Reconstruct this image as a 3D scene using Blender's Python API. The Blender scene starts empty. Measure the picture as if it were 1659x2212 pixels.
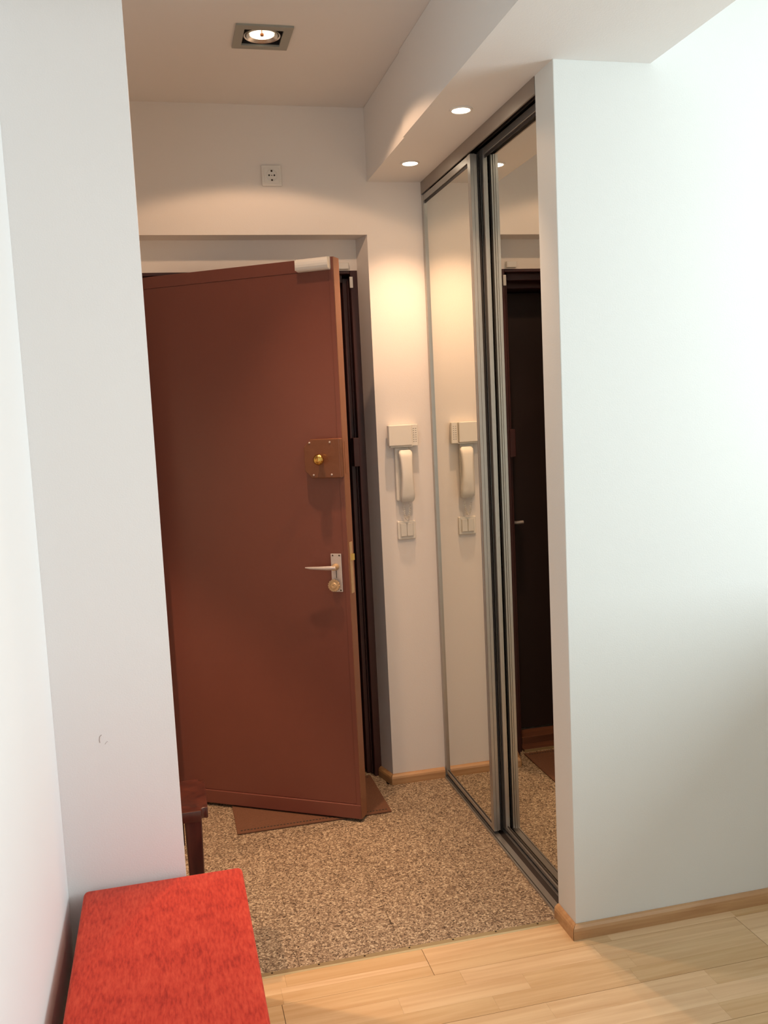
import bpy, bmesh, math, random
from mathutils import Vector, Matrix
random.seed(7)
S = bpy.context.scene
C = bpy.context.collection

# ------------------------------------------------------------------ camera
F_PX, W_PX = 1986.4, 1659
CAM = Vector((-1.0142, -2.2257, 1.46))
YAW, PITCH, ROLL = -0.2324, -0.1057, 0.0479
def rot(axis, a): return Matrix.Rotation(a, 3, axis)
M = rot('Z', YAW) @ rot('X', PITCH) @ rot('Y', ROLL)          # columns right, forward, up
right, fwd, up = M.col[0], M.col[1], M.col[2]
cd = bpy.data.cameras.new('camera'); cam = bpy.data.objects.new('camera', cd); C.objects.link(cam)
cam.matrix_world = Matrix(((right.x, up.x, -fwd.x, CAM.x), (right.y, up.y, -fwd.y, CAM.y), (right.z, up.z, -fwd.z, CAM.z), (0, 0, 0, 1)))
cd.sensor_fit = 'HORIZONTAL'; cd.sensor_width = 36.0; cd.lens = 36.0 * F_PX / W_PX
cd.clip_start = 0.02
S.camera = cam

# ------------------------------------------------------------------ exposure, world, daylight
S.view_settings.view_transform = 'Standard'; S.view_settings.look = 'None'
S.view_settings.gamma = 1; S.view_settings.use_curve_mapping = False
S.view_settings.exposure = 0.08
wd = bpy.data.worlds.new('world'); S.world = wd; wd.use_nodes = True
wd.node_tree.nodes['Background'].inputs[0].default_value = (.80, .90, 1, 1)
wd.node_tree.nodes['Background'].inputs[1].default_value = 1.0
WARM = (1.0, 0.615, 0.37)
DAY = (0.83, 0.955, 1.0)
P_WINDOW, P_DOWN, P_CEIL, P_HALL = 93.0, 38.0, 9.5, 110.0
def area(name, loc, rotm, sx, sy, power, col):
    l = bpy.data.lights.new(name, 'AREA'); l.shape = 'RECTANGLE'; l.size = sx; l.size_y = sy
    l.energy = power; l.color = col
    o = bpy.data.objects.new(name, l); C.objects.link(o); o.location = loc; o.rotation_euler = rotm
    return o
# daylight coming through the window in the right-hand wall of the living room
area('window_daylight', (2.36, -1.75, 1.60), (0, math.radians(90), 0), 1.30, 1.9, P_WINDOW, DAY)

# ------------------------------------------------------------------ materials
def nt(name):
    m = bpy.data.materials.new(name); m.use_nodes = True
    t = m.node_tree; return m, t, t.nodes['Principled BSDF'], t.nodes.new, t.links.new
def setp(b, **k):
    for a, v in k.items():
        b.inputs[{'rough': 'Roughness', 'metal': 'Metallic', 'spec': 'Specular IOR Level', 'coat': 'Coat Weight'}[a]].default_value = v
def c4(c): return (c[0], c[1], c[2], 1)
def s2l(r, g, b):
    f = lambda v: (v/255/12.92) if v/255 <= .04045 else ((v/255+.055)/1.055)**2.4
    return (f(r), f(g), f(b))
def plain(name, col, rough=.5, metal=0, spec=.5, vary=.04, scale=30, bump=0, bscale=200):
    m, t, b, N, L = nt(name)
    tc = N('ShaderNodeTexCoord'); no = N('ShaderNodeTexNoise'); no.inputs['Scale'].default_value = scale; no.inputs['Detail'].default_value = 4
    L(tc.outputs['Object'], no.inputs['Vector'])
    mx = N('ShaderNodeMix'); mx.data_type = 'RGBA'
    mx.inputs[6].default_value = c4([v*(1-vary) for v in col]); mx.inputs[7].default_value = c4([min(1, v*(1+vary)) for v in col])
    L(no.outputs['Fac'], mx.inputs[0]); L(mx.outputs[2], b.inputs['Base Color'])
    setp(b, rough=rough, metal=metal, spec=spec)
    if bump:
        n2 = N('ShaderNodeTexNoise'); n2.inputs['Scale'].default_value = bscale; n2.inputs['Detail'].default_value = 3
        L(tc.outputs['Object'], n2.inputs['Vector'])
        bp = N('ShaderNodeBump'); bp.inputs['Strength'].default_value = bump; bp.inputs['Distance'].default_value = .002
        L(n2.outputs['Fac'], bp.inputs['Height']); L(bp.outputs[0], b.inputs['Normal'])
    return m
def emit(name, col, s):
    m, t, b, N, L = nt(name); b.inputs['Base Color'].default_value = (1, 1, 1, 1)
    b.inputs['Emission Color'].default_value = c4(col); b.inputs['Emission Strength'].default_value = s
    return m
def wood(name, base, dark, rough=.4, scale=(3, 40, 40), vary=.25, spec=.5, island=.0):
    m, t, b, N, L = nt(name)
    tc = N('ShaderNodeTexCoord'); mp = N('ShaderNodeMapping'); mp.inputs['Scale'].default_value = scale
    oi = N('ShaderNodeObjectInfo'); ad = N('ShaderNodeVectorMath'); ad.operation = 'MULTIPLY_ADD'
    cv = N('ShaderNodeCombineXYZ'); L(oi.outputs['Random'], cv.inputs[0]); L(oi.outputs['Random'], cv.inputs[1])
    L(cv.outputs[0], ad.inputs[0]); ad.inputs[1].default_value = (17, 23, 5); L(tc.outputs['Object'], ad.inputs[2])
    L(ad.outputs[0], mp.inputs[0])
    no = N('ShaderNodeTexNoise'); no.inputs['Scale'].default_value = 1; no.inputs['Detail'].default_value = 6; no.inputs['Distortion'].default_value = .6
    L(mp.outputs[0], no.inputs['Vector'])
    rp = N('ShaderNodeMapRange'); rp.inputs[1].default_value = .3; rp.inputs[2].default_value = .75; L(no.outputs['Fac'], rp.inputs[0])
    mx = N('ShaderNodeMix'); mx.data_type = 'RGBA'; mx.inputs[6].default_value = c4(base); mx.inputs[7].default_value = c4(dark)
    L(rp.outputs[0], mx.inputs[0])
    hs = N('ShaderNodeHueSaturation')
    vr = N('ShaderNodeMapRange'); vr.inputs[3].default_value = 1-vary; vr.inputs[4].default_value = 1+vary*.55
    L(oi.outputs['Random'], vr.inputs[0]); L(vr.outputs[0], hs.inputs['Value'])
    sr = N('ShaderNodeMapRange'); sr.inputs[3].default_value = 1+vary*.5; sr.inputs[4].default_value = 1-vary*.5
    L(oi.outputs['Random'], sr.inputs[0]); L(sr.outputs[0], hs.inputs['Saturation'])
    L(mx.outputs[2], hs.inputs['Color']); L(hs.outputs[0], b.inputs['Base Color'])
    setp(b, rough=rough, spec=spec)
    return m
m_wall = plain('white_wall_paint', (.80, .79, .77), .62, vary=.012, scale=3, bump=.12, bscale=260, spec=.3)
m_hallw = plain('warm_white_wall_paint', (.83, .785, .745), .62, vary=.012, scale=3, bump=.12, bscale=260, spec=.3)
m_ceil = plain('white_ceiling_paint', (.79, .77, .75), .7, vary=.01, scale=3, bump=.08, bscale=200, spec=.2)
m_door = plain('brown_door_paint', s2l(118, 68, 58), .30, vary=.05, scale=6, bump=.10, bscale=60, spec=.5)
m_frame = plain('dark_brown_frame_paint', s2l(66, 36, 34), .38, vary=.06, scale=10, spec=.4)
m_edge = plain('door_edge_paint', s2l(140, 92, 66), .42, vary=.06, scale=18)
m_lockp = plain('brown_painted_lock', s2l(112, 68, 44), .4, vary=.08, scale=30, bump=.1)
m_black = plain('black_brown_outer_door', s2l(44, 32, 32), .5, vary=.05, scale=10)
m_brass = plain('brass', s2l(205, 165, 90), .2, metal=1, vary=.08)
m_brass_d = plain('worn_brass', s2l(205, 176, 136), .4, metal=.35, vary=.2, scale=80)
m_chrome = plain('worn_chrome', s2l(205, 198, 196), .35, metal=.35, vary=.12, scale=90)
m_alu = plain('brushed_aluminium', s2l(178, 174, 168), .34, metal=.75, vary=.03)
m_alu_d = plain('dull_aluminium_fascia', s2l(158, 148, 138), .45, metal=.5, vary=.03)
m_trackd = plain('dark_track_channel', s2l(62, 56, 54), .5, metal=.3, vary=.05)
m_brush = plain('black_brush_seal', (.012, .011, .011), .9)
m_white = plain('white_plastic', (.80, .78, .74), .35, vary=.015)
m_ivory = plain('ivory_plastic', (.82, .78, .70), .32, vary=.015)
m_hole = plain('dark_hole', (.03, .025, .02), .8)
m_lampf = plain('grey_lamp_frame', s2l(158, 158, 150), .5, metal=.15, vary=.02)
m_lampin = plain('black_lamp_inside', (.02, .016, .018), .6)
m_refl = plain('lamp_reflector', (.8, .78, .74), .25, metal=.9, vary=.02)
m_glow = emit('downlight_lens', (1, .86, .66), 14)
m_glow2 = emit('halogen_bowl', (1, .86, .60), 1.7)
m_skirt = wood('beech_skirting', s2l(192, 152, 108), s2l(168, 124, 82), .38, (4, 60, 60), .05)
m_lam = wood('beech_laminate', s2l(222, 192, 150), s2l(198, 160, 117), .33, (2.2, 46, 46), .13, spec=.45)
m_dwood = wood('dark_stained_wood', s2l(84, 42, 32), s2l(46, 22, 20), .28, (30, 30, 5), .05)
m_thresh = wood('threshold_wood', s2l(120, 78, 56), s2l(88, 54, 42), .4, (4, 40, 40), .05)
m_strip = plain('transition_strip_metal', s2l(188, 170, 132), .35, metal=.6, vary=.05)
m_screw = plain('screw_metal', s2l(60, 50, 40), .4, metal=.8)
m_frost = plain('frosted_glass_fixture', (.9, .9, .9), .3)

def mirror_mat():
    m, t, b, N, L = nt('mirror_glass'); b.inputs['Base Color'].default_value = (.84, .83, .76, 1)
    setp(b, rough=.008, metal=1); return m
m_mirror = mirror_mat()

def speckle():
    m, t, b, N, L = nt('speckled_brown_floor')
    tc = N('ShaderNodeTexCoord')
    mp = N('ShaderNodeMapping'); mp.inputs['Scale'].default_value = (1, 1.0, 1)
    L(tc.outputs['Object'], mp.inputs[0])
    n0 = N('ShaderNodeTexNoise'); n0.inputs['Scale'].default_value = 95; n0.inputs['Detail'].default_value = 2
    L(mp.outputs[0], n0.inputs['Vector'])
    wp = N('ShaderNodeVectorMath'); wp.operation = 'MULTIPLY_ADD'; wp.inputs[1].default_value = (.012, .012, .012)
    L(n0.outputs['Color'], wp.inputs[0]); L(mp.outputs[0], wp.inputs[2])
    v = N('ShaderNodeTexVoronoi'); v.inputs['Scale'].default_value = 235; v.feature = 'F1'
    L(wp.outputs[0], v.inputs['Vector'])
    sep = N('ShaderNodeSeparateColor'); L(v.outputs['Color'], sep.inputs[0])
    n1 = N('ShaderNodeTexNoise'); n1.inputs['Scale'].default_value = 330; n1.inputs['Detail'].default_value = 4; n1.inputs['Roughness'].default_value = .7
    L(wp.outputs[0], n1.inputs['Vector'])
    mix = N('ShaderNodeMath'); mix.operation = 'MULTIPLY_ADD'; mix.inputs[1].default_value = .45
    L(sep.outputs[0], mix.inputs[0]); 
    mm = N('ShaderNodeMath'); mm.operation = 'MULTIPLY'; mm.inputs[1].default_value = .62; L(n1.outputs['Fac'], mm.inputs[0]); L(mm.outputs[0], mix.inputs[2])
    cr = N('ShaderNodeValToRGB'); e = cr.color_ramp.elements
    e[0].position = .30; e[0].color = c4(s2l(62, 48, 38)); e[1].position = .78; e[1].color = c4(s2l(200, 184, 157))
    x = e.new(.42); x.color = c4(s2l(120, 102, 83)); x = e.new(.60); x.color = c4(s2l(151, 131, 109))
    L(mix.outputs[0], cr.inputs[0])
    nb = N('ShaderNodeTexNoise'); nb.inputs['Scale'].default_value = 5; nb.inputs['Detail'].default_value = 3
    L(tc.outputs['Object'], nb.inputs['Vector'])
    mr = N('ShaderNodeMapRange'); mr.inputs[3].default_value = .92; mr.inputs[4].default_value = 1.08; L(nb.outputs['Fac'], mr.inputs[0])
    hs = N('ShaderNodeHueSaturation'); L(cr.outputs[0], hs.inputs['Color']); L(mr.outputs[0], hs.inputs['Value']); L(hs.outputs[0], b.inputs['Base Color'])
    bp = N('ShaderNodeBump'); bp.inputs['Strength'].default_value = .25; bp.inputs['Distance'].default_value = .001; L(mix.outputs[0], bp.inputs['Height']); L(bp.outputs[0], b.inputs['Normal'])
    setp(b, rough=.62, spec=.25)
    return m
m_tile = speckle()

def chenille():
    m, t, b, N, L = nt('red_chenille')
    tc = N('ShaderNodeTexCoord')
    mp = N('ShaderNodeMapping'); mp.inputs['Scale'].default_value = (180, 42, 180); L(tc.outputs['Object'], mp.inputs[0])
    n = N('ShaderNodeTexNoise'); n.inputs['Scale'].default_value = 1; n.inputs['Detail'].default_value = 3; L(mp.outputs[0], n.inputs['Vector'])
    n2 = N('ShaderNodeTexNoise'); n2.inputs['Scale'].default_value = 14; n2.inputs['Detail'].default_value = 3; L(tc.outputs['Object'], n2.inputs['Vector'])
    a = N('ShaderNodeMath'); a.operation = 'MULTIPLY_ADD'; a.inputs[1].default_value = .35; L(n2.outputs['Fac'], a.inputs[0])
    k = N('ShaderNodeMath'); k.operation = 'MULTIPLY'; k.inputs[1].default_value = .65; L(n.outputs['Fac'], k.inputs[0]); L(k.outputs[0], a.inputs[2])
    cr = N('ShaderNodeValToRGB'); e = cr.color_ramp.elements
    e[0].position = .30; e[0].color = c4(s2l(164, 34, 22)); e[1].position = .68; e[1].color = c4(s2l(222, 78, 54))
    x = e.new(.48); x.color = c4(s2l(202, 56, 38))
    L(a.outputs[0], cr.inputs[0]); L(cr.outputs[0], b.inputs['Base Color'])
    bp = N('ShaderNodeBump'); bp.inputs['Strength'].default_value = .5; bp.inputs['Distance'].default_value = .002; L(n.outputs['Fac'], bp.inputs['Height']); L(bp.outputs[0], b.inputs['Normal'])
    setp(b, rough=.9, spec=.15); b.inputs['Sheen Weight'].default_value = .25; b.inputs['Sheen Tint'].default_value = (1, .5, .4, 1)
    return m
m_red = chenille()

def matmat():
    m, t, b, N, L = nt('brown_ribbed_mat')
    tc = N('ShaderNodeTexCoord'); v = N('ShaderNodeTexNoise'); v.inputs['Scale'].default_value = 260; v.inputs['Detail'].default_value = 3
    L(tc.outputs['Object'], v.inputs['Vector'])
    mx = N('ShaderNodeMix'); mx.data_type = 'RGBA'; mx.inputs[6].default_value = c4(s2l(92, 64, 50)); mx.inputs[7].default_value = c4(s2l(124, 88, 68))
    L(v.outputs['Fac'], mx.inputs[0]); L(mx.outputs[2], b.inputs['Base Color'])
    bp = N('ShaderNodeBump'); bp.inputs['Strength'].default_value = .6; bp.inputs['Distance'].default_value = .002; L(v.outputs['Fac'], bp.inputs['Height']); L(bp.outputs[0], b.inputs['Normal'])
    setp(b, rough=.9, spec=.15); return m
m_mat = matmat()

# ------------------------------------------------------------------ mesh helpers
def box(bm, x0, x1, y0, y1, z0, z1, mi=0):
    vs = [bm.verts.new(p) for p in ((x0,y0,z0),(x1,y0,z0),(x1,y1,z0),(x0,y1,z0),(x0,y0,z1),(x1,y0,z1),(x1,y1,z1),(x0,y1,z1))]
    for f in ((0,3,2,1),(4,5,6,7),(0,1,5,4),(1,2,6,5),(2,3,7,6),(3,0,4,7)):
        bm.faces.new([vs[i] for i in f]).material_index = mi
    return vs
def prism(bm, pts, axis, a, b):
    """extrude the closed 2-D outline pts along axis from a to b"""
    def v3(p, t):
        return {'x': (t, p[0], p[1]), 'y': (p[0], t, p[1]), 'z': (p[0], p[1], t)}[axis]
    A = [bm.verts.new(v3(p, a)) for p in pts]; B = [bm.verts.new(v3(p, b)) for p in pts]
    n = len(pts); bm.faces.new(A); bm.faces.new(B[::-1])
    for i in range(n): bm.faces.new((A[i], B[i], B[(i+1) % n], A[(i+1) % n]))
def lathe(bm, prof, mat=None, n=32):
    """revolve (r, h) profile about local z"""
    mat = mat or Matrix.Identity(4); rings = []
    for r, h in prof:
        if r < 1e-6: rings.append([bm.verts.new(mat @ Vector((0, 0, h)))])
        else: rings.append([bm.verts.new(mat @ Vector((r*math.cos(2*math.pi*i/n), r*math.sin(2*math.pi*i/n), h))) for i in range(n)])
    for a, b in zip(rings, rings[1:]):
        for i in range(n):
            j = (i+1) % n
            if len(a) == 1 and len(b) == 1: continue
            if len(a) == 1: bm.faces.new((a[0], b[i], b[j]))
            elif len(b) == 1: bm.faces.new((a[i], b[0], a[j]))
            else: bm.faces.new((a[i], b[i], b[j], a[j]))
def tube(bm, pts, r, n=10, taper=None):
    pts = [Vector(p) for p in pts]; rings = []
    for k, p in enumerate(pts):
        t = (pts[min(k+1, len(pts)-1)] - pts[max(k-1, 0)]).normalized()
        a = t.orthogonal().normalized() if k == 0 else (a - t*a.dot(t)).normalized()
        b = t.cross(a); rr = r*(taper[k] if taper else 1)
        rings.append([bm.verts.new(p + (a*math.cos(2*math.pi*i/n) + b*math.sin(2*math.pi*i/n))*rr) for i in range(n)])
    for u, v in zip(rings, rings[1:]):
        for i in range(n): bm.faces.new((u[i], u[(i+1) % n], v[(i+1) % n], v[i]))
    bm.faces.new(rings[0][::-1]); bm.faces.new(rings[-1])
def obj(name, bm, mat, parent=None, bevel=0, segs=2, smooth=False, mats=None):
    bmesh.ops.recalc_face_normals(bm, faces=bm.faces)
    me = bpy.data.meshes.new(name)
    if bevel:
        es = [e for e in bm.edges if len(e.link_faces) == 2 and e.calc_face_angle(0) > .5]
        bmesh.ops.bevel(bm, geom=es, offset=bevel, segments=segs, profile=.5, affect='EDGES', clamp_overlap=True)
    if smooth:
        for f in bm.faces: f.smooth = True
        for e in bm.edges:
            if len(e.link_faces) == 2 and e.calc_face_angle(0) > .7: e.smooth = False
    bm.to_mesh(me); bm.free()
    for k in (mats or [mat]): me.materials.append(k)
    o = bpy.data.objects.new(name, me); C.objects.link(o)
    if parent: o.parent = parent; o.matrix_parent_inverse = Matrix.Identity(4)
    return o
def bx(name, dims, mat, parent=None, bevel=0, segs=2, **k):
    bm = bmesh.new(); box(bm, *dims); return obj(name, bm, mat, parent, bevel, segs, **k)
def empty(name, loc=(0, 0, 0), rz=0):
    o = bpy.data.objects.new(name, None); C.objects.link(o); o.location = loc; o.rotation_euler = (0, 0, rz); o.empty_display_size = .1
    return o
def tag(o, label=None, cat=None, group=None, kind=None):
    if label: o['label'] = label
    if cat: o['category'] = cat
    if group: o['group'] = group
    if kind: o['kind'] = kind
    return o
def struct(o, label): o['kind'] = 'structure'; o['label'] = label; return o

# ------------------------------------------------------------------ dimensions (metres)
Yf, Hc, Hs, WS, XS = 1.2048, 2.584, 2.321, .2123, .270
XB, XA = -1.0324, -1.3083
XN, ZN, XN2, DN, ZF = -.2164, 2.129, -.240, .0984, 2.0138
XNL = -1.14
HB, TB, YT = .040, .015, .0886
YP = .1155
XHL = -2.50          # left end of the hall
XR, YB = 2.45, -4.3  # living room right and back walls
YO = Yf + DN         # niche back plane

# ------------------------------------------------------------------ walls
bm = bmesh.new()
box(bm, XHL-.1, XNL, Yf, Yf+.35, 0, Hc+.1)
prism(bm, [(XN, Yf), (.75, Yf), (.75, Yf+.35), (XN2, Yf+.35), (XN2, YO)], 'z', 0, Hc+.1)
box(bm, XNL, XN2, Yf+.0001, Yf+.35, ZN, Hc+.1)
prism(bm, [(XN, Yf), (XN2, YO), (XN2, Yf+.01), (XN2, Yf)], 'z', ZN, Hc+.1)
box(bm, XNL, XN2, YO, Yf+.35, ZF, ZN)
struct(obj('wall_far', bm, m_hallw), 'white wall at the end of the hall with the door niche')
# left return wall in front of the hall (faces the camera)
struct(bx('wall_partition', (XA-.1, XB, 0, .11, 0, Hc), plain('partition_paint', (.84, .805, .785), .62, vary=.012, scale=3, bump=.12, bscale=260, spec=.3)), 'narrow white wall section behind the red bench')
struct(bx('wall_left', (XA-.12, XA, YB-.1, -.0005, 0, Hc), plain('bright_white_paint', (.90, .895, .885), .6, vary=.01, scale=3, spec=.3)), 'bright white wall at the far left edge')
struct(bx('wall_hall', (XHL-.1, XHL, .0, Yf, 0, Hc), m_wall), 'white end wall of the hall, hidden behind the partition')
bx_w = bx('wall_hall_near', (XHL, XA-.1, 0, .11, 0, Hc), m_wall); struct(bx_w, 'white wall closing the hall on the living room side')
# pillar and wall to the right of the wardrobe
bm = bmesh.new(); box(bm, 0, XR+.1, 0, YP, 0, Hc)
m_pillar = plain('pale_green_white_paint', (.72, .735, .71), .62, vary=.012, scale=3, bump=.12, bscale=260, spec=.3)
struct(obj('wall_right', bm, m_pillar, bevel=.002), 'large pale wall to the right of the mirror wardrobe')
struct(bx('wall_back', (XA-.12, XR+.1, YB-.1, YB, 0, Hc), m_wall), 'white wall behind the viewer')
bm = bmesh.new()   # window wall with an opening y -2.7..-.8, z .95..2.25
wy0, wy1, wz0, wz1 = -2.70, -.80, .95, 2.25
box(bm, XR, XR+.25, YB, wy0, 0, Hc); box(bm, XR, XR+.25, wy1, 0, 0, Hc)
box(bm, XR, XR+.25, wy0, wy1, 0, wz0); box(bm, XR, XR+.25, wy0, wy1, wz1, Hc)
struct(obj('wall_window', bm, m_wall), 'white window wall to the right of the viewer')
w = empty('window_1', (XR+.12, (wy0+wy1)/2, wz0)); struct(w, 'white framed window in the right hand wall')
bm = bmesh.new(); ww = (wy1-wy0)/2; hh = wz1-wz0
for a in ((-ww, -ww+.06), (-.03, .03), (ww-.06, ww)): box(bm, -.03, .03, a[0], a[1], 0, hh)
for a in ((0, .06), (hh-.06, hh)):
    box(bm, -.03, .03, -ww+.06, -.03, a[0], a[1]); box(bm, -.03, .03, .03, ww-.06, a[0], a[1])
obj('window_frame', bm, m_white, w)
mg, t_, b_, N_, L_ = nt('window_glass'); b_.inputs['Transmission Weight'].default_value = 1; setp(b_, rough=.0); b_.inputs['IOR'].default_value = 1.45
for a in ((-ww+.06, -.03), (.03, ww-.06)): bx('pane', (-.003, .003, a[0], a[1], .06, hh-.06), mg, w)
bx('window_sill', (-.30, -.125, -ww-.05, ww+.05, -.035, -.001), m_white, w, .006)

# wardrobe carcass closing the space behind the mirrors
bm = bmesh.new()
box(bm, .70, .72, YP, Yf, 0, Hc)
struct(obj('wall_wardrobe', bm, m_wall), 'back of the built-in wardrobe behind the mirrors')

# ------------------------------------------------------------------ ceiling, soffit
LX, LY, LH = -.643, .610, .060      # square ceiling lamp centre, half opening
ce = empty('ceiling'); struct(ce, 'white ceiling with a square recessed lamp')
LX2 = -1.82
bm = bmesh.new()
box(bm, XHL-.1, LX2-LH, 0, Yf, Hc, Hc+.12); box(bm, LX2+LH, LX-LH, 0, Yf, Hc, Hc+.12); box(bm, LX2-LH, LX2+LH, 0, .62-LH, Hc, Hc+.12); box(bm, LX2-LH, LX2+LH, .62+LH, Yf, Hc, Hc+.12)
box(bm, LX+LH, .75, 0, Yf, Hc, Hc+.12)
box(bm, LX-LH, LX+LH, 0, LY-LH, Hc, Hc+.12); box(bm, LX-LH, LX+LH, LY+LH, Yf, Hc, Hc+.12)
box(bm, XA-.12, XR+.25, YB-.1, 0, Hc, Hc+.12)
obj('ceiling_panel', bm, m_ceil, ce)
bm = bmesh.new()
box(bm, -WS, .70, YP, .662, Hs, Hc-.001); box(bm, -WS+.005, .70, .662, Yf, Hs, Hc-.001); box(bm, -WS, XS, YB, -.0005, Hs, Hc-.001); box(bm, -WS, .0, -.0005, YP, Hs, Hc-.001)
so = obj('trim_1', bm, m_wall); struct(so, 'boxed white soffit running above the mirror wardrobe')

# ------------------------------------------------------------------ floor
fl = empty('floor'); struct(fl, 'beech laminate floor meeting speckled brown tiles at a metal strip')
bx('subfloor', (XHL-.1, XR+.2, YB-.1, 1.75, -.10, -.0085), m_hole, fl)
# speckled vinyl tiles in the hall
def tile_bounds(lo, hi, ref, pitch):
    k = math.floor((lo-ref)/pitch)+1; e = [lo]
    while ref+k*pitch < hi-.01:
        if ref+k*pitch > lo+.01: e.append(ref+k*pitch)
        k += 1
    return e+[hi]
xs_ = tile_bounds(XHL, .70, -.470, .285); ys_ = tile_bounds(YT+.005, Yf, YT+.005, .285)
cells = [(a, b, c, d) for a, b in zip(xs_, xs_[1:]) for c, d in zip(ys_, ys_[1:])]
nx = tile_bounds(XNL, XN2, -.470, .285); cells += [(a, b, Yf, Yf+.345) for a, b in zip(nx, nx[1:])]
for a, b, c, d in cells:
    bx('floor_tile', (a+.0003, b-.0003, c+.0003, d-.0003, -.008, random.uniform(-.0002, .0)), m_tile, fl, .0006, 1)
# three-strip laminate
rows = []; y = YT-.004
rows_y = [(YT-.004, .0225), (.0225, -.0005), (-.0005, -.045)]
yy = -.045
while yy > YB: rows_y += [(yy, yy-.0635), (yy-.0635, yy-.127), (yy-.127, yy-.190)]; yy -= .190
strips = []
for i, (y1, y0) in enumerate(rows_y):
    prow = 0 if i < 3 else (i-3)//3+1
    pj = {0: -.4225, 1: .463}.get(prow, -.4225 + (prow*.52) % 1.285)   # plank end joints in this row
    x0 = pj - 1.285*3
    if y1 > -.0: xa_, xb_ = XB-.3, .0 if y1 > .02 else .0
    lo, hi = (XA, XR) if i > 1 else (XB, -.001)
    px = x0
    while px < hi:
        if i == 2: random.seed(901)
        if i == 1: random.seed(901)
        segs = [random.uniform(.8, 1.3) for _ in range(random.choice((3, 3, 4)))]; tot = sum(segs); q = px
        off = random.uniform(-.12, .12)
        for k, s in enumerate(segs):
            a, b = q, q + s/tot*1.285
            q = b
            A, B = max(a, lo), min(b, hi)
            if B-A > .02: strips.append((A, B, y0, y1, abs(a-px) < 1e-6, abs(b-px-1.285) < 1e-4, i))
        px += 1.285
def near(s): cx_, cy_ = (s[0]+s[1])/2, (s[2]+s[3])/2; return math.hypot(cx_-.2, (cy_+.1)*1.6)
strips.sort(key=near)
def strip_dims(s):
    A, B, y0, y1, le, re, i = s
    g0 = .0007 if (i >= 3 and (i-3) % 3 == 2) else .00012
    g1 = .0007 if (i >= 3 and (i-3) % 3 == 0) else .00012
    return (A+(.0007 if le else .00012), B-(.0007 if re else .00012), y0+g0, y1-g1, -.008, 0)
for s in strips[:240]: bx('floor_strip', strip_dims(s), m_lam, fl)
bm = bmesh.new()
for s in strips[240:]: box(bm, *strip_dims(s))
tag(obj('floor_strips', bm, m_lam, fl), kind='stuff')
# transition strip
t = empty('transition_strip', ((XB)/2, YT, 0)); tag(t, 'narrow metal strip between speckled hall tiles and beech laminate', 'floor strip')
bm = bmesh.new(); L2 = (0-XB)/2 - .016
prism(bm, [(-.012, .0002), (-.008, .003), (.008, .003), (.012, .0002)], 'x', -L2, L2); obj('strip_profile', bm, m_strip, t)
for k in range(8):
    bm = bmesh.new(); lathe(bm, [(0, .0038), (.0026, .0036), (.0032, .0028)], Matrix.Translation((-L2+.06+k*(2*L2-.12)/7, .002, 0)), 12); obj('screw', bm, m_screw, t)

# ------------------------------------------------------------------ baseboards
def skirt_prof(sgn=1):   # (outward, z)
    return [(0, 0), (TB, 0), (TB, HB*.62), (TB*.86, HB*.80), (TB*.5, HB*.94), (TB*.12, HB), (0, HB)]
def skirt(name, x0, y0, x1, y1, label, m0=0, m1=0):
    """skirting run from (x0,y0) to (x1,y1); outward is to the right of travel; m0, m1 mitre the ends by that many TB"""
    d = Vector((x1-x0, y1-y0)); L = d.length; d.normalize(); n = Vector((d.y, -d.x))
    bm = bmesh.new(); A = []; B = []
    for o, z in skirt_prof():
        p = Vector((x0, y0)) + n*o - d*o*m0; q = Vector((x1, y1)) + n*o + d*o*m1
        A.append(bm.verts.new((p.x, p.y, z))); B.append(bm.verts.new((q.x, q.y, z)))
    k = len(A); bm.faces.new(A); bm.faces.new(B[::-1])
    for i in range(k): bm.faces.new((A[i], B[i], B[(i+1) % k], A[(i+1) % k]))
    return struct(obj(name, bm, m_skirt), label)
g = .0004
skirt('baseboard_right', g, -g, XR, -g, 'beech skirting along the large right wall', m0=.97)
skirt('baseboard_pillar', -g, YP-.004, -g, -g, 'short beech skirting on the pillar side by the mirror', m1=.97)
skirt('baseboard_far', XN, Yf-g, -.004, Yf-g, 'beech skirting below the intercom wall', m0=.6)
skirt('baseboard_niche', XN2, YO, XN-g, Yf-g, 'short beech skirting inside the door niche', m1=.6)
skirt('baseboard_partition', XA+.016, -g, XB-.001, -g, 'beech skirting behind the red bench')
skirt('baseboard_left', XA+g, YB, XA+g, -.016, 'beech skirting of the far left wall')
skirt('baseboard_far_left', XHL, Yf-g, XNL, Yf-g, 'beech skirting left of the door niche')

# ------------------------------------------------------------------ mirror wardrobe doors
wr = empty('mirror_wardrobe', (0, (YP+Yf)/2, 0)); tag(wr, 'built-in wardrobe with two sliding mirror doors in grey metal frames', 'wardrobe')
hl = (Yf-YP)/2 - .001
bx('fascia', (-.001, .004, -hl, hl, 2.276, Hs-.0005), m_alu_d, wr)
bm = bmesh.new()
box(bm, .004, .10, -hl, hl, Hs-.006, Hs-.0005); box(bm, .0345, .0375, -hl, hl, 2.292, Hs-.006); box(bm, .096, .10, -hl, hl, 2.276, Hs-.006)
obj('top_channel', bm, m_trackd, wr)
bm = bmesh.new()
prism(bm, [(-.008, 0), (-.008, .006), (-.003, .006), (-.003, .002), (0, .002), (0, .007), (.019, .007), (.019, .002), (.086, .002), (.086, .006), (.090, .006), (.090, 0)], 'y', -hl, hl)
obj('floor_rail', bm, m_alu, wr)
bm = bmesh.new(); box(bm, .0195, .040, -hl+.0005, hl-.0005, .0021, .0032); box(bm, -.0028, -.0002, -hl+.0005, hl-.0005, .0021, .003)
obj('rail_groove', bm, m_trackd, wr)
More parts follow.
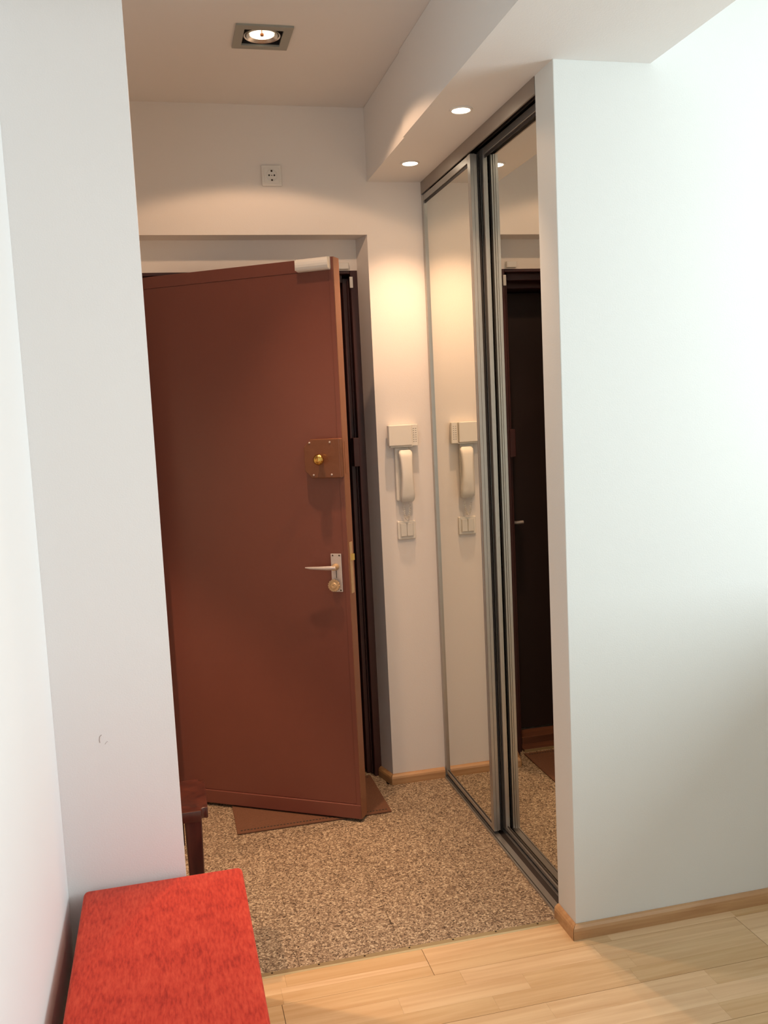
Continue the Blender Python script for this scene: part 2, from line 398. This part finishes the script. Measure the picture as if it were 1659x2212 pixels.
bx('rail_bar', (.044, .052, -hl+.0005, hl-.0005, .0021, .008), m_alu, wr)
def sliding_door(x, y0, y1, label, ztop, zbot, depth=.024, w0=.030, w1=.022):
    h = ztop-zbot; w2 = (y1-y0)/2
    r = bx('sliding_door', (.007, .012, -w2+w0-.001, w2-w1+.001, .011, h-.021), m_mirror, wr)
    r.location = (x, (y0+y1)/2-(YP+Yf)/2, zbot); r['label'] = label
    def stile(a, b, near):
        bm = bmesh.new(); ymid = (a+b)/2
        if near:
            prism(bm, [(0, a), (.0095, a), (.0095, a+.0025), (.0115, a+.0025), (.0115, a), (depth-.008, a), (depth-.008, a+.004), (depth, a+.004), (depth, b), (.004, b), (.004, b-.004), (0, b-.004), (0, ymid+.001), (.002, ymid), (0, ymid-.001)], 'z', 0, h)
        else:
            prism(bm, [(0, a), (depth, a), (depth, b), (0, b), (0, ymid+.001), (.003, ymid), (0, ymid-.001)], 'z', 0, h)
        return obj('stile', bm, m_alu, r)
    stile(-w2, -w2+w0, True); stile(w2-w1, w2, False)
    bx('top_rail', (.001, depth-.004, -w2+w0, w2-w1, h-.022, h), m_alu, r, .001)
    bx('bottom_rail', (.001, depth-.004, -w2+w0, w2-w1, 0, .012), m_alu, r, .001)
    bx('reflection_strip', (.0055, .0068, -w2+w0, w2-w1, h-.031, h-.0225), m_trackd, r); bx('reflection_strip', (.0055, .0068, -w2+w0, w2-w1, .0125, .016), m_trackd, r)  # dark strips added as the track's reflection along the mirror edges
    bx('brush_seal', (depth, depth+.006, -w2+.001, -w2+.010, 0, h), m_brush, r)
    bx('roller', (.006, .016, -w2+.04, -w2+.07, -.009, 0), m_trackd, r); bx('roller', (.006, .016, w2-.07, w2-.04, -.009, 0), m_trackd, r)
    return r
sliding_door(.000, .642, Yf-.002, 'far mirror door reflecting the intercom', 2.270, .018)
sliding_door(.040, YP+.002, .688, 'near mirror door beside the pillar, reflecting the dark doorway', 2.286, .018, w1=.055)

# ------------------------------------------------------------------ entrance: frame, threshold, inner leaf, outer door
fr = empty('door_1', ((XN2+XNL)/2, YO, 0)); struct(fr, 'dark brown timber frame of the entrance door')
ox, oy = -(XN2+XNL)/2, -YO
def lb(bm, x0, x1, y0, y1, z0, z1): box(bm, x0+ox, x1+ox, y0+oy, y1+oy, z0, z1)
HX = -1.079      # hinge line
bm = bmesh.new()
lb(bm, -.268, XN2, YO, 1.343, 0, ZF); lb(bm, -.292, XN2, 1.343, 1.40, 0, ZF-.024); lb(bm, -.312, XN2, 1.40, 1.555, 0, ZF-.044)
lb(bm, -.276, -.268, 1.333, 1.343, 0, ZF-.03)
obj('jamb', bm, m_frame, fr, .0015, 1)
bm = bmesh.new()
lb(bm, XNL, -1.112, YO, 1.343, 0, ZF); lb(bm, XNL, -1.088, 1.343, 1.40, 0, ZF-.024); lb(bm, XNL, -1.068, 1.40, 1.555, 0, ZF-.044)
obj('jamb', bm, m_frame, fr, .0015, 1)
bm = bmesh.new()
lb(bm, -1.112, -.268, YO, 1.343, ZF-.012, ZF); lb(bm, -1.088, -.292, 1.343, 1.40, ZF-.040, ZF); lb(bm, -1.068, -.312, 1.40, 1.555, ZF-.065, ZF)
obj('head', bm, m_frame, fr, .0015, 1)
bm = bmesh.new(); lb(bm, -.290, -.266, 1.296, 1.372, 1.262, 1.374); obj('strike_box', bm, m_frame, fr, .002)

bm = bmesh.new(); lb(bm, -.272, -.2595, 1.2965, 1.3025, 1.948, 1.990); obj('door_contact', bm, m_white, fr, .0015)
th = empty('threshold', ((XN2+XNL)/2, 1.40, 0)); tag(th, 'stepped reddish brown wooden threshold under the entrance door', 'threshold')
bx('lower_step', (-.39, .39, -.058, .0, 0, .010), m_thresh, th, .002)
bx('upper_step', (-.374, .374, .0, .095, 0, .040), m_thresh, th, .002)
bx('metal_nosing', (-.39, .39, -.066, -.0585, 0, .008), m_strip, th)

# outer door
od = empty('door_2', (-1.068, 1.50, .044)); struct(od, 'black brown outer entrance door, closed')
bx('outer_leaf', (.004, .752, 0, .04, 0, 1.900), m_black, od, .002)
bm = bmesh.new(); tube(bm, [(.722, -.0005, .925), (.722, -.022, .925), (.712, -.028, .925), (.686, -.028, .925)], .0075, 10); obj('door_handle', bm, m_chrome, od, smooth=True)
# stairwell side closing
struct(bx('wall_stair', (XNL-.05, XN2+.05, 1.56, 1.60, 0, Hc), m_wall), 'wall closing off the stairwell behind the entrance doors')

# inner leaf: local x runs from free edge to hinge, local -y... leaf frame: s along d, thickness away from the room
LA = 2.5615
d2 = Vector((math.cos(LA), math.sin(LA)))          # from free edge to hinge
lf = empty('entrance_door', (-.4103, .9048, 0), LA); tag(lf, 'brown painted entrance door standing half open into the hall', 'door')
# local: x = along leaf from free edge to hinge, y>0 = towards the room (left-normal), leaf thickness goes to -y
LW, LT, LZ0, LZ1 = .80, .050, .012, 1.999
# +y local is n = (-sin, cos) rotated; room side normal is n=(-.548,-.836): with rotation LA, local +y = (-sin LA, cos LA) = (-.548,-.836)
bx('leaf_core', (.001, LW, -LT, -.004, LZ0, LZ1), m_door, lf)
bx('leaf_panel', (.016, LW-.016, -.0041, -.0012, LZ0+.053, LZ1-.042), m_door, lf, .0008, 1)
bm = bmesh.new()
box(bm, 0, LW, -.004, .004, LZ0, LZ0+.052); obj('bottom_rail', bm, m_door, lf, .0025, 2)
bm = bmesh.new(); box(bm, 0, LW, -.004, .001, LZ1-.042, LZ1); obj('top_rail', bm, m_door, lf, .001, 2)
bm = bmesh.new(); box(bm, 0, .016, -.004, .001, LZ0+.052, LZ1-.042); obj('edge_rail', bm, m_door, lf, .001, 2)
bm = bmesh.new(); box(bm, LW-.016, LW, -.004, .001, LZ0+.052, LZ1-.042); obj('edge_rail', bm, m_door, lf, .001, 2)
o = bx('leaf_edge', (-.002, .001, -LT, -.0005, LZ0, LZ1), m_edge, lf); o['label'] = 'lighter worn free edge of the door'
# lock cover
bm = bmesh.new(); x0, x1, z0, z1, c = -.002, .133, 1.250, 1.386, .026
prism(bm, [(x0, z0), (x1-c, z0), (x1, z0+c), (x1, z1-c), (x1-c, z1), (x0, z1)], 'y', .0012, .030)
lk = obj('lock_case', bm, m_lockp, lf, .003, 2); lk['label'] = 'brown painted lock case with cut corners'
for sx, sz in ((.020, 1.262), (.088, 1.262), (.022, 1.374), (.098, 1.374)):
    bm = bmesh.new(); lathe(bm, [(0, .0025), (.0025, .002), (.0035, 0)], Matrix.Translation((sx+.012, .030, sz)) @ Matrix.Rotation(-math.pi/2, 4, 'X'), 12); obj('rivet', bm, m_chrome, lk, smooth=True)
bm = bmesh.new(); lathe(bm, [(.009, 0), (.009, .010), (.013, .014), (.0185, .021), (.0195, .027), (.017, .034), (.010, .039), (0, .0405)], Matrix.Translation((.068, .0298, 1.316)) @ Matrix.Rotation(-math.pi/2, 4, 'X'), 32)
kb = obj('lock_knob', bm, m_brass, lk, smooth=True); kb['label'] = 'shiny round brass knob'
# handle plate, lever and scalloped turn knob
hp = bx('handle_plate', (.024, .064, .0012, .0060, .846, .982), m_chrome, lf, .0015, 2); hp['label'] = 'chrome handle plate'
for sx, sz in ((.031, .976), (.056, .976), (.031, .852), (.056, .852)):
    bm = bmesh.new(); lathe(bm, [(0, .0015), (.0022, .0012), (.003, 0)], Matrix.Translation((sx, .0060, sz)) @ Matrix.Rotation(-math.pi/2, 4, 'X'), 10); obj('screw', bm, m_screw, hp)
bm = bmesh.new(); box(bm, .0435, .0455, .0060, .0072, .896, .922); obj('keyhole_slot', bm, m_hole, hp)
bm = bmesh.new()
lathe(bm, [(.011, 0), (.012, .010), (.0095, .014), (.0085, .022), (.0095, .030), (0, .034)], Matrix.Translation((.044, .0060, .936)) @ Matrix.Rotation(-math.pi/2, 4, 'X'), 24)
obj('handle_neck', bm, m_brass_d, hp, smooth=True)
bm = bmesh.new(); tube(bm, [(.036, .032, .936), (.060, .036, .9355), (.095, .038, .935), (.130, .038, .9352), (.150, .036, .936)], .0075, 12, [.9, 1, .8, .6, .28])
obj('door_handle', bm, m_chrome, hp, smooth=True)
bm = bmesh.new()
prof = []
for k in range(48):
    a = 2*math.pi*k/48; r = .0205 + .0016*math.cos(a*16); prof.append((.049+r*math.cos(a), .872+r*math.sin(a)))
prism(bm, prof, 'y', .018, .028)
lathe(bm, [(.010, 0), (.010, .013)], Matrix.Translation((.049, .0060, .872)) @ Matrix.Rotation(-math.pi/2, 4, 'X'), 20)
lathe(bm, [(.013, 0), (.010, .003), (.004, .0034), (.003, .002), (0, .002)], Matrix.Translation((.049, .028, .872)) @ Matrix.Rotation(-math.pi/2, 4, 'X'), 20)
kn = obj('turn_knob', bm, m_brass_d, hp); kn['label'] = 'worn brass turn knob with scalloped rim'
# latch fore-end on the free edge
bm = bmesh.new(); box(bm, -.0035, -.002, -.036, -.012, .838, 1.020); fe = obj('latch_plate', bm, m_brass_d, lf)
fe['label'] = 'brass latch plate'
bm = bmesh.new(); prism(bm, [(-.0035, -.030), (-.013, -.030), (-.0035, -.018)], 'z', .955, .978); obj('latch_bolt', bm, m_brass, fe)
bx('bolt_plate', (-.0032, -.002, -.036, -.012, 1.262, 1.374), m_edge, lf)
# white sensor on the top corner
bm = bmesh.new(); pr = []
for k in range(9):
    a = math.pi*k/8; pr.append((.001+.028*math.sin(a)**.6 if 0 < k < 8 else .001, 1.978-.0215*math.cos(a)))
prism(bm, [(p[0], p[1]) for p in pr], 'x', .009, .128)
sn = obj('door_sensor', bm, m_white, lf, smooth=False); sn['label'] = 'white plastic door sensor'
for sx in (.0085, .1285):
    bx('end_cap', (sx-.0006, sx+.0006, .001, .027, 1.960, 1.996), m_ivory, sn)
# hinges
for hz in (.25, 1.0, 1.75):
    bm = bmesh.new(); tube(bm, [(LW+.006, .004, hz-.05), (LW+.006, .004, hz+.05)], .007, 12); obj('hinge', bm, m_frame, lf, smooth=True)

# sensor counterpart above the frame
t = empty('sensor_magnet', (-.286, YO, 2.030)); tag(t, 'white sensor box on the niche wall above the door frame', 'sensor')
bx('case', (-.030, .012, -.014, 0, -.012, .012), m_white, t, .002)
bx('base_plate', (-.032, .014, -.0015, -.0002, -.014, .014), m_ivory, t)

# ------------------------------------------------------------------ door mat
mt = empty('door_mat', (-.570, 1.130, 0)); tag(mt, 'dark brown rectangular mat lying under the open entrance door', 'mat')
bx('mat_body', (-.283, .283, -.180, .180, .0004, .006), m_mat, mt, .002)
bm = bmesh.new()
for k in range(46):
    for yq in (-.160, .160):
        x = -.266 + k*.532/45; box(bm, x-.0035, x+.0035, yq-.0025, yq+.0025, .006, .0068)
tag(obj('stitching', bm, m_hole, mt), kind='stuff')

# ------------------------------------------------------------------ intercom
ic = empty('intercom', (-.117, Yf, 1.375)); tag(ic, 'ivory wall intercom phone with handset and hanging cord', 'intercom')
bx('back_plate', (-.052, .055, -.012, -.0005, -.042, .040), m_ivory, ic, .003)
bx('speaker_strip', (.030, .057, -.026, -.012, -.040, .042), m_ivory, ic, .002)
sp = ic.children[-1]
for k in range(7):
    for j in range(2):
        bx('speaker_slot', (.037+.009*j, .0415+.009*j, -.0263, -.0259, -.024+k*.0082, -.0225+k*.0082), m_hole, sp)
bx('call_unit', (-.062, .0295, -.040, -.012, -.037, .042), m_ivory, ic, .003)
bx('lower_shelf', (-.056, .032, -.030, -.012, -.043, -.0375), m_ivory, ic, .001)
# cradle
bm = bmesh.new(); box(bm, -.036, .022, -.016, -.0005, -.250, -.043); obj('cradle', bm, m_ivory, ic, .005, 3)
# handset: curved bar, wide at ends
def handset():
    bm = bmesh.new(); rings = []
    n = 22
    for k in range(n+1):
        u = k/n; z = -.054 - .198*u
        hw = .0275 - .0050*math.sin(math.pi*min(1, u*1.15))*1.0 - (.006*(1-u/.04) if u < .04 else 0) - (.005*(u-.95)/.05 if u > .95 else 0)
        back = -.018 + -.016*math.sin(math.pi*u)*.75
        front = -.046 - .010*math.sin(math.pi*u) + (.010*(1-u/.10) if u < .10 else 0) + (.008*(u-.93)/.07 if u > .93 else 0)
        cx_ = .001 + .002*u
        ring = []
        for a in range(20):
            t_ = 2*math.pi*a/20; ca, sa = math.cos(t_), math.sin(t_)
            x = cx_ + hw*math.copysign(abs(ca)**.45, ca); yv = (front+back)/2 - (back-front)/2*math.copysign(abs(sa)**.55, sa)
            ring.append(bm.verts.new((x, yv, z)))
        rings.append(ring)
    for a, b in zip(rings, rings[1:]):
        for i in range(20): bm.faces.new((a[i], a[(i+1) % 20], b[(i+1) % 20], b[i]))
    bm.faces.new(rings[0][::-1]); bm.faces.new(rings[-1])
    return bm
obj('handset', handset(), m_ivory, ic, smooth=True)
bm = bmesh.new(); pts = []
for k in range(160):                    # coiled cord hanging in a narrow loop
    u = k/159; ang = u*math.pi
    base = Vector((.000 + .013*math.cos(ang), -.022, -.250 - .072*math.sin(ang)**.75))
    w_ = 2*math.pi*u*22
    pts.append(base + Vector((.0030*math.cos(w_), .0030*math.sin(w_), 0)))
tube(bm, pts, .0013, 6); obj('coiled_cord', bm, m_ivory, ic, smooth=True)

# double rocker switch
sw = empty('light_switch', (-.117, Yf, 1.010)); tag(sw, 'ivory double rocker light switch below the intercom', 'switch')
bx('frame', (-.036, .036, -.009, -.0003, -.036, .036), m_ivory, sw, .006, 3)
bx('inner_rim', (-.027, .027, -.0105, -.009, -.026, .029), m_ivory, sw, .001, 1)
for sx in (-1, 1):
    bx('rocker', (min(sx*.0006, sx*.0245), max(sx*.0006, sx*.0245), -.0150, -.0105, -.0235, .0265), m_ivory, sw, .0022, 2)
# socket above the door
sk = empty('wall_socket', (-.561, Yf, 2.337)); tag(sk, 'white square power socket high above the door niche', 'socket')
bx('frame', (-.0365, .0365, -.008, -.0003, -.0365, .0365), m_white, sk, .003, 2)
bm = bmesh.new(); lathe(bm, [(.0215, .008), (.0215, .0105), (.0195, .0108), (.0190, .0084), (0, .0084)], Matrix.Rotation(math.pi/2, 4, 'X'), 36)
so2 = obj('socket_well', bm, m_white, sk, smooth=False)
bx('inner_plate', (-.027, .027, -.0092, -.008, -.027, .027), m_white, sk, .0008, 1)
for x, z in ((-.0095, 0), (.0095, 0)):
    bm = bmesh.new(); lathe(bm, [(0, .0111), (.0030, .0111), (.0030, .009)], Matrix.Translation((x, 0, z)) @ Matrix.Rotation(math.pi/2, 4, 'X'), 14); obj('pin_hole', bm, m_hole, so2)
for z in (-.0170, .0150):
    bx('earth_clip', (-.0028, .0028, -.0115, -.0088, z-.003, z+.003), m_screw, so2)
bm = bmesh.new(); lathe(bm, [(0, .0100), (.0018, .0098), (.0018, .0092)], Matrix.Rotation(math.pi/2, 4, 'X'), 12); obj('screw', bm, m_screw, so2)

# faint pencil scuff on the partition
bm = bmesh.new(); tube(bm, [(-1.203, -.0004, .735), (-1.2075, -.0004, .731), (-1.209, -.0004, .722), (-1.208, -.0004, .716)], .0005, 5)
tube(bm, [(-1.197, -.0004, .711), (-1.193, -.0004, .716), (-1.190, -.0004, .717)], .00035, 5)
o = obj('wall_scuff', bm, plain('pencil_mark', (.30, .20, .17), .8)); tag(o, 'small curved dark scuff mark on the wall above the red bench', 'scuff mark')

# ------------------------------------------------------------------ lamps
def spot(name, parent, loc, power, size_deg, blend, radius, col=WARM):
    l = bpy.data.lights.new(name, 'SPOT'); l.energy = power; l.color = col; l.spot_size = math.radians(size_deg); l.spot_blend = blend; l.shadow_soft_size = radius
    o = bpy.data.objects.new(name, l); C.objects.link(o); o.parent = parent; o.location = loc; return o
def downlight(x, y, label):
    r = empty('recessed_downlight', (x, y, Hs)); tag(r, label, 'downlight', 'round downlights in the soffit')
    bm = bmesh.new(); lathe(bm, [(.0265, -.0002), (.034, -.0003), (.0335, -.003), (.0285, -.004), (.0265, -.003)], None, 36)
    obj('trim_ring', bm, m_white, r, smooth=True)
    bm = bmesh.new(); lathe(bm, [(.0268, -.0022), (.016, -.0032), (0, -.0036)], None, 32); obj('lens', bm, m_glow, r, smooth=True)
    spot('downlight_lamp', r, (0, 0, -.012), P_DOWN, 95, 1.0, .012)
    return r
downlight(-.110, .392, 'lit round downlight in the soffit, nearer to the viewer')
downlight(-.111, .948, 'lit round downlight in the soffit, nearer to the far wall')

def square_lamp(x, y, label, power, cone=132, blend=.12):
    r = empty('square_ceiling_lamp', (x, y, Hc)); tag(r, label, 'ceiling lamp', 'square recessed lamps in the hall ceiling')
    bm = bmesh.new(); a, b = .083, .057
    for q in ((-a, a, -a, -b), (-a, a, b, a), (-a, -b, -b, b), (b, a, -b, b)): box(bm, q[0], q[1], q[2], q[3], -.006, -.0003)
    obj('frame', bm, m_lampf, r)
    bm = bmesh.new(); a, b = .0595, .0575
    for q in ((-a, a, -a, -b), (-a, a, b, a), (-a, -b, -b, b), (b, a, -b, b)): box(bm, q[0], q[1], q[2], q[3], -.0003, .08)
    box(bm, -a, a, -a, a, .078, .08); obj('housing', bm, m_lampin, r)
    bm = bmesh.new(); lathe(bm, [(.050, .002), (.054, .000), (.054, .014), (.050, .014)], None, 40); obj('gimbal_ring', bm, m_refl, r, smooth=True)
    bm = bmesh.new(); lathe(bm, [(.0365, .0045), (.046, -.001), (.048, .003), (.048, .010), (.038, .012)], None, 40); obj('lamp_rim', bm, m_refl, r, smooth=True)
    bm = bmesh.new(); lathe(bm, [(.0365, .0045), (.030, .010), (.018, .017), (0, .020)], None, 36); obj('reflector_bowl', bm, m_glow2, r, smooth=True)
    bm = bmesh.new(); lathe(bm, [(0, .0005), (.0052, .001), (.0055, .0065), (.0014, .008), (.0014, .0195)], None, 16); cp = obj('bulb_cap', bm, plain('copper_bulb_cap', s2l(150, 88, 40), .4, metal=.5), r, smooth=True)
    spot('ceiling_lamp_light', r, (0, 0, -.008), power, cone, blend, .020)
    if cone > 100: spot('ceiling_lamp_beam', r, (0, 0, -.010), 70.0, 62, 1.0, .020)
    return r
square_lamp(-1.82, .62, 'added unseen square recessed lamp over the left end of the hall, behind the partition', P_HALL, 68, .3)  # added unseen lamp, lights the left floor and the lower door
square_lamp(LX, LY, 'lit square recessed lamp with a grey frame in the hall ceiling', P_CEIL)

# ------------------------------------------------------------------ stool in the hall
st = empty('wooden_stool', (-1.215, .275, 0)); tag(st, 'dark stained wooden stool partly hidden behind the partition wall', 'stool')
bm = bmesh.new(); box(bm, -.25, .250, -.125, .100, .420, .450); bmesh.ops.bevel(bm, geom=[e for e in bm.edges if abs(e.verts[0].co.z-e.verts[1].co.z) > .01], offset=.018, segments=5, affect='EDGES')
obj('seat', bm, m_dwood, st, .003, 2, smooth=True)
bm = bmesh.new()
box(bm, -.19, .185, -.100, -.085, .350, .4195); box(bm, -.19, .185, .06, .075, .350, .4195); box(bm, -.205, -.19, -.08, .055, .350, .4195); box(bm, .19, .205, -.075, .05, .350, .4195)
obj('apron', bm, m_dwood, st, .002)
for sx in (-1, 1):
    for sy in (-.0925, .0675):
        bm = bmesh.new(); v = box(bm, sx*.21-.0225, sx*.21+.0225, sy-.020, sy+.020, 0, .4195)
        for q in v[:4]: q.co.x = sx*.21 + (q.co.x-sx*.21)*.7; q.co.y = sy + (q.co.y-sy)*.7
        obj('leg', bm, m_dwood, st, .003)

# ------------------------------------------------------------------ red bench
bn = empty('upholstered_bench', (-1.084, -.545, 0)); tag(bn, 'red upholstered bench in the corner at the lower left', 'bench')
hx, hy = .188, .530
bm = bmesh.new(); box(bm, -hx, hx, -hy, hy, .225, .365)
bmesh.ops.subdivide_edges(bm, edges=bm.edges, cuts=10, use_grid_fill=True)
for v in bm.verts:
    if v.co.z > .3649:
        ex = 1-abs(v.co.x/hx)**4; ey = 1-abs(v.co.y/hy)**8; v.co.z += .004*ex*ey
es = [e for e in bm.edges if len(e.link_faces) == 2 and e.calc_face_angle(0) > .9]
bmesh.ops.bevel(bm, geom=es, offset=.013, segments=4, profile=.5, affect='EDGES')
obj('cushion', bm, m_red, bn, smooth=True)
bx('bench_frame', (-hx+.012, hx-.012, -hy+.012, hy-.012, .17, .2245), m_dwood, bn, .004)
for sx in (-1, 1):
    for sy in (-1, 1): bx('leg', (sx*.15-.02, sx*.15+.02, sy*.48-.02, sy*.48+.02, 0, .1695), m_dwood, bn, .003)

# ------------------------------------------------------------------ unseen counter added to shade the lower right wall
sb = empty('added_shade_counter', (1.22, -.98, 0)); tag(sb, 'added beech counter outside the view, shading the lower right wall', 'counter')
bx('body', (-.20, .22, -.68, .68, .08, .91), m_skirt, sb, .002)
bx('worktop', (-.24, .25, -.71, .71, .9105, .95), m_skirt, sb, .003)
bx('plinth', (-.17, .20, -.66, .66, 0, .0795), m_dwood, sb)
for k in range(3):
    y0 = -.675+k*.45
    dr = bx('door', (-.219, -.2005, y0+.003, y0+.447, .09, .90), m_skirt, sb, .002)
    bm = bmesh.new(); tube(bm, [(-.2195, y0+.05, .60), (-.245, y0+.05, .60), (-.245, y0+.05, .74), (-.2195, y0+.05, .74)], .005, 10); obj('handle', bm, m_chrome, dr, smooth=True)
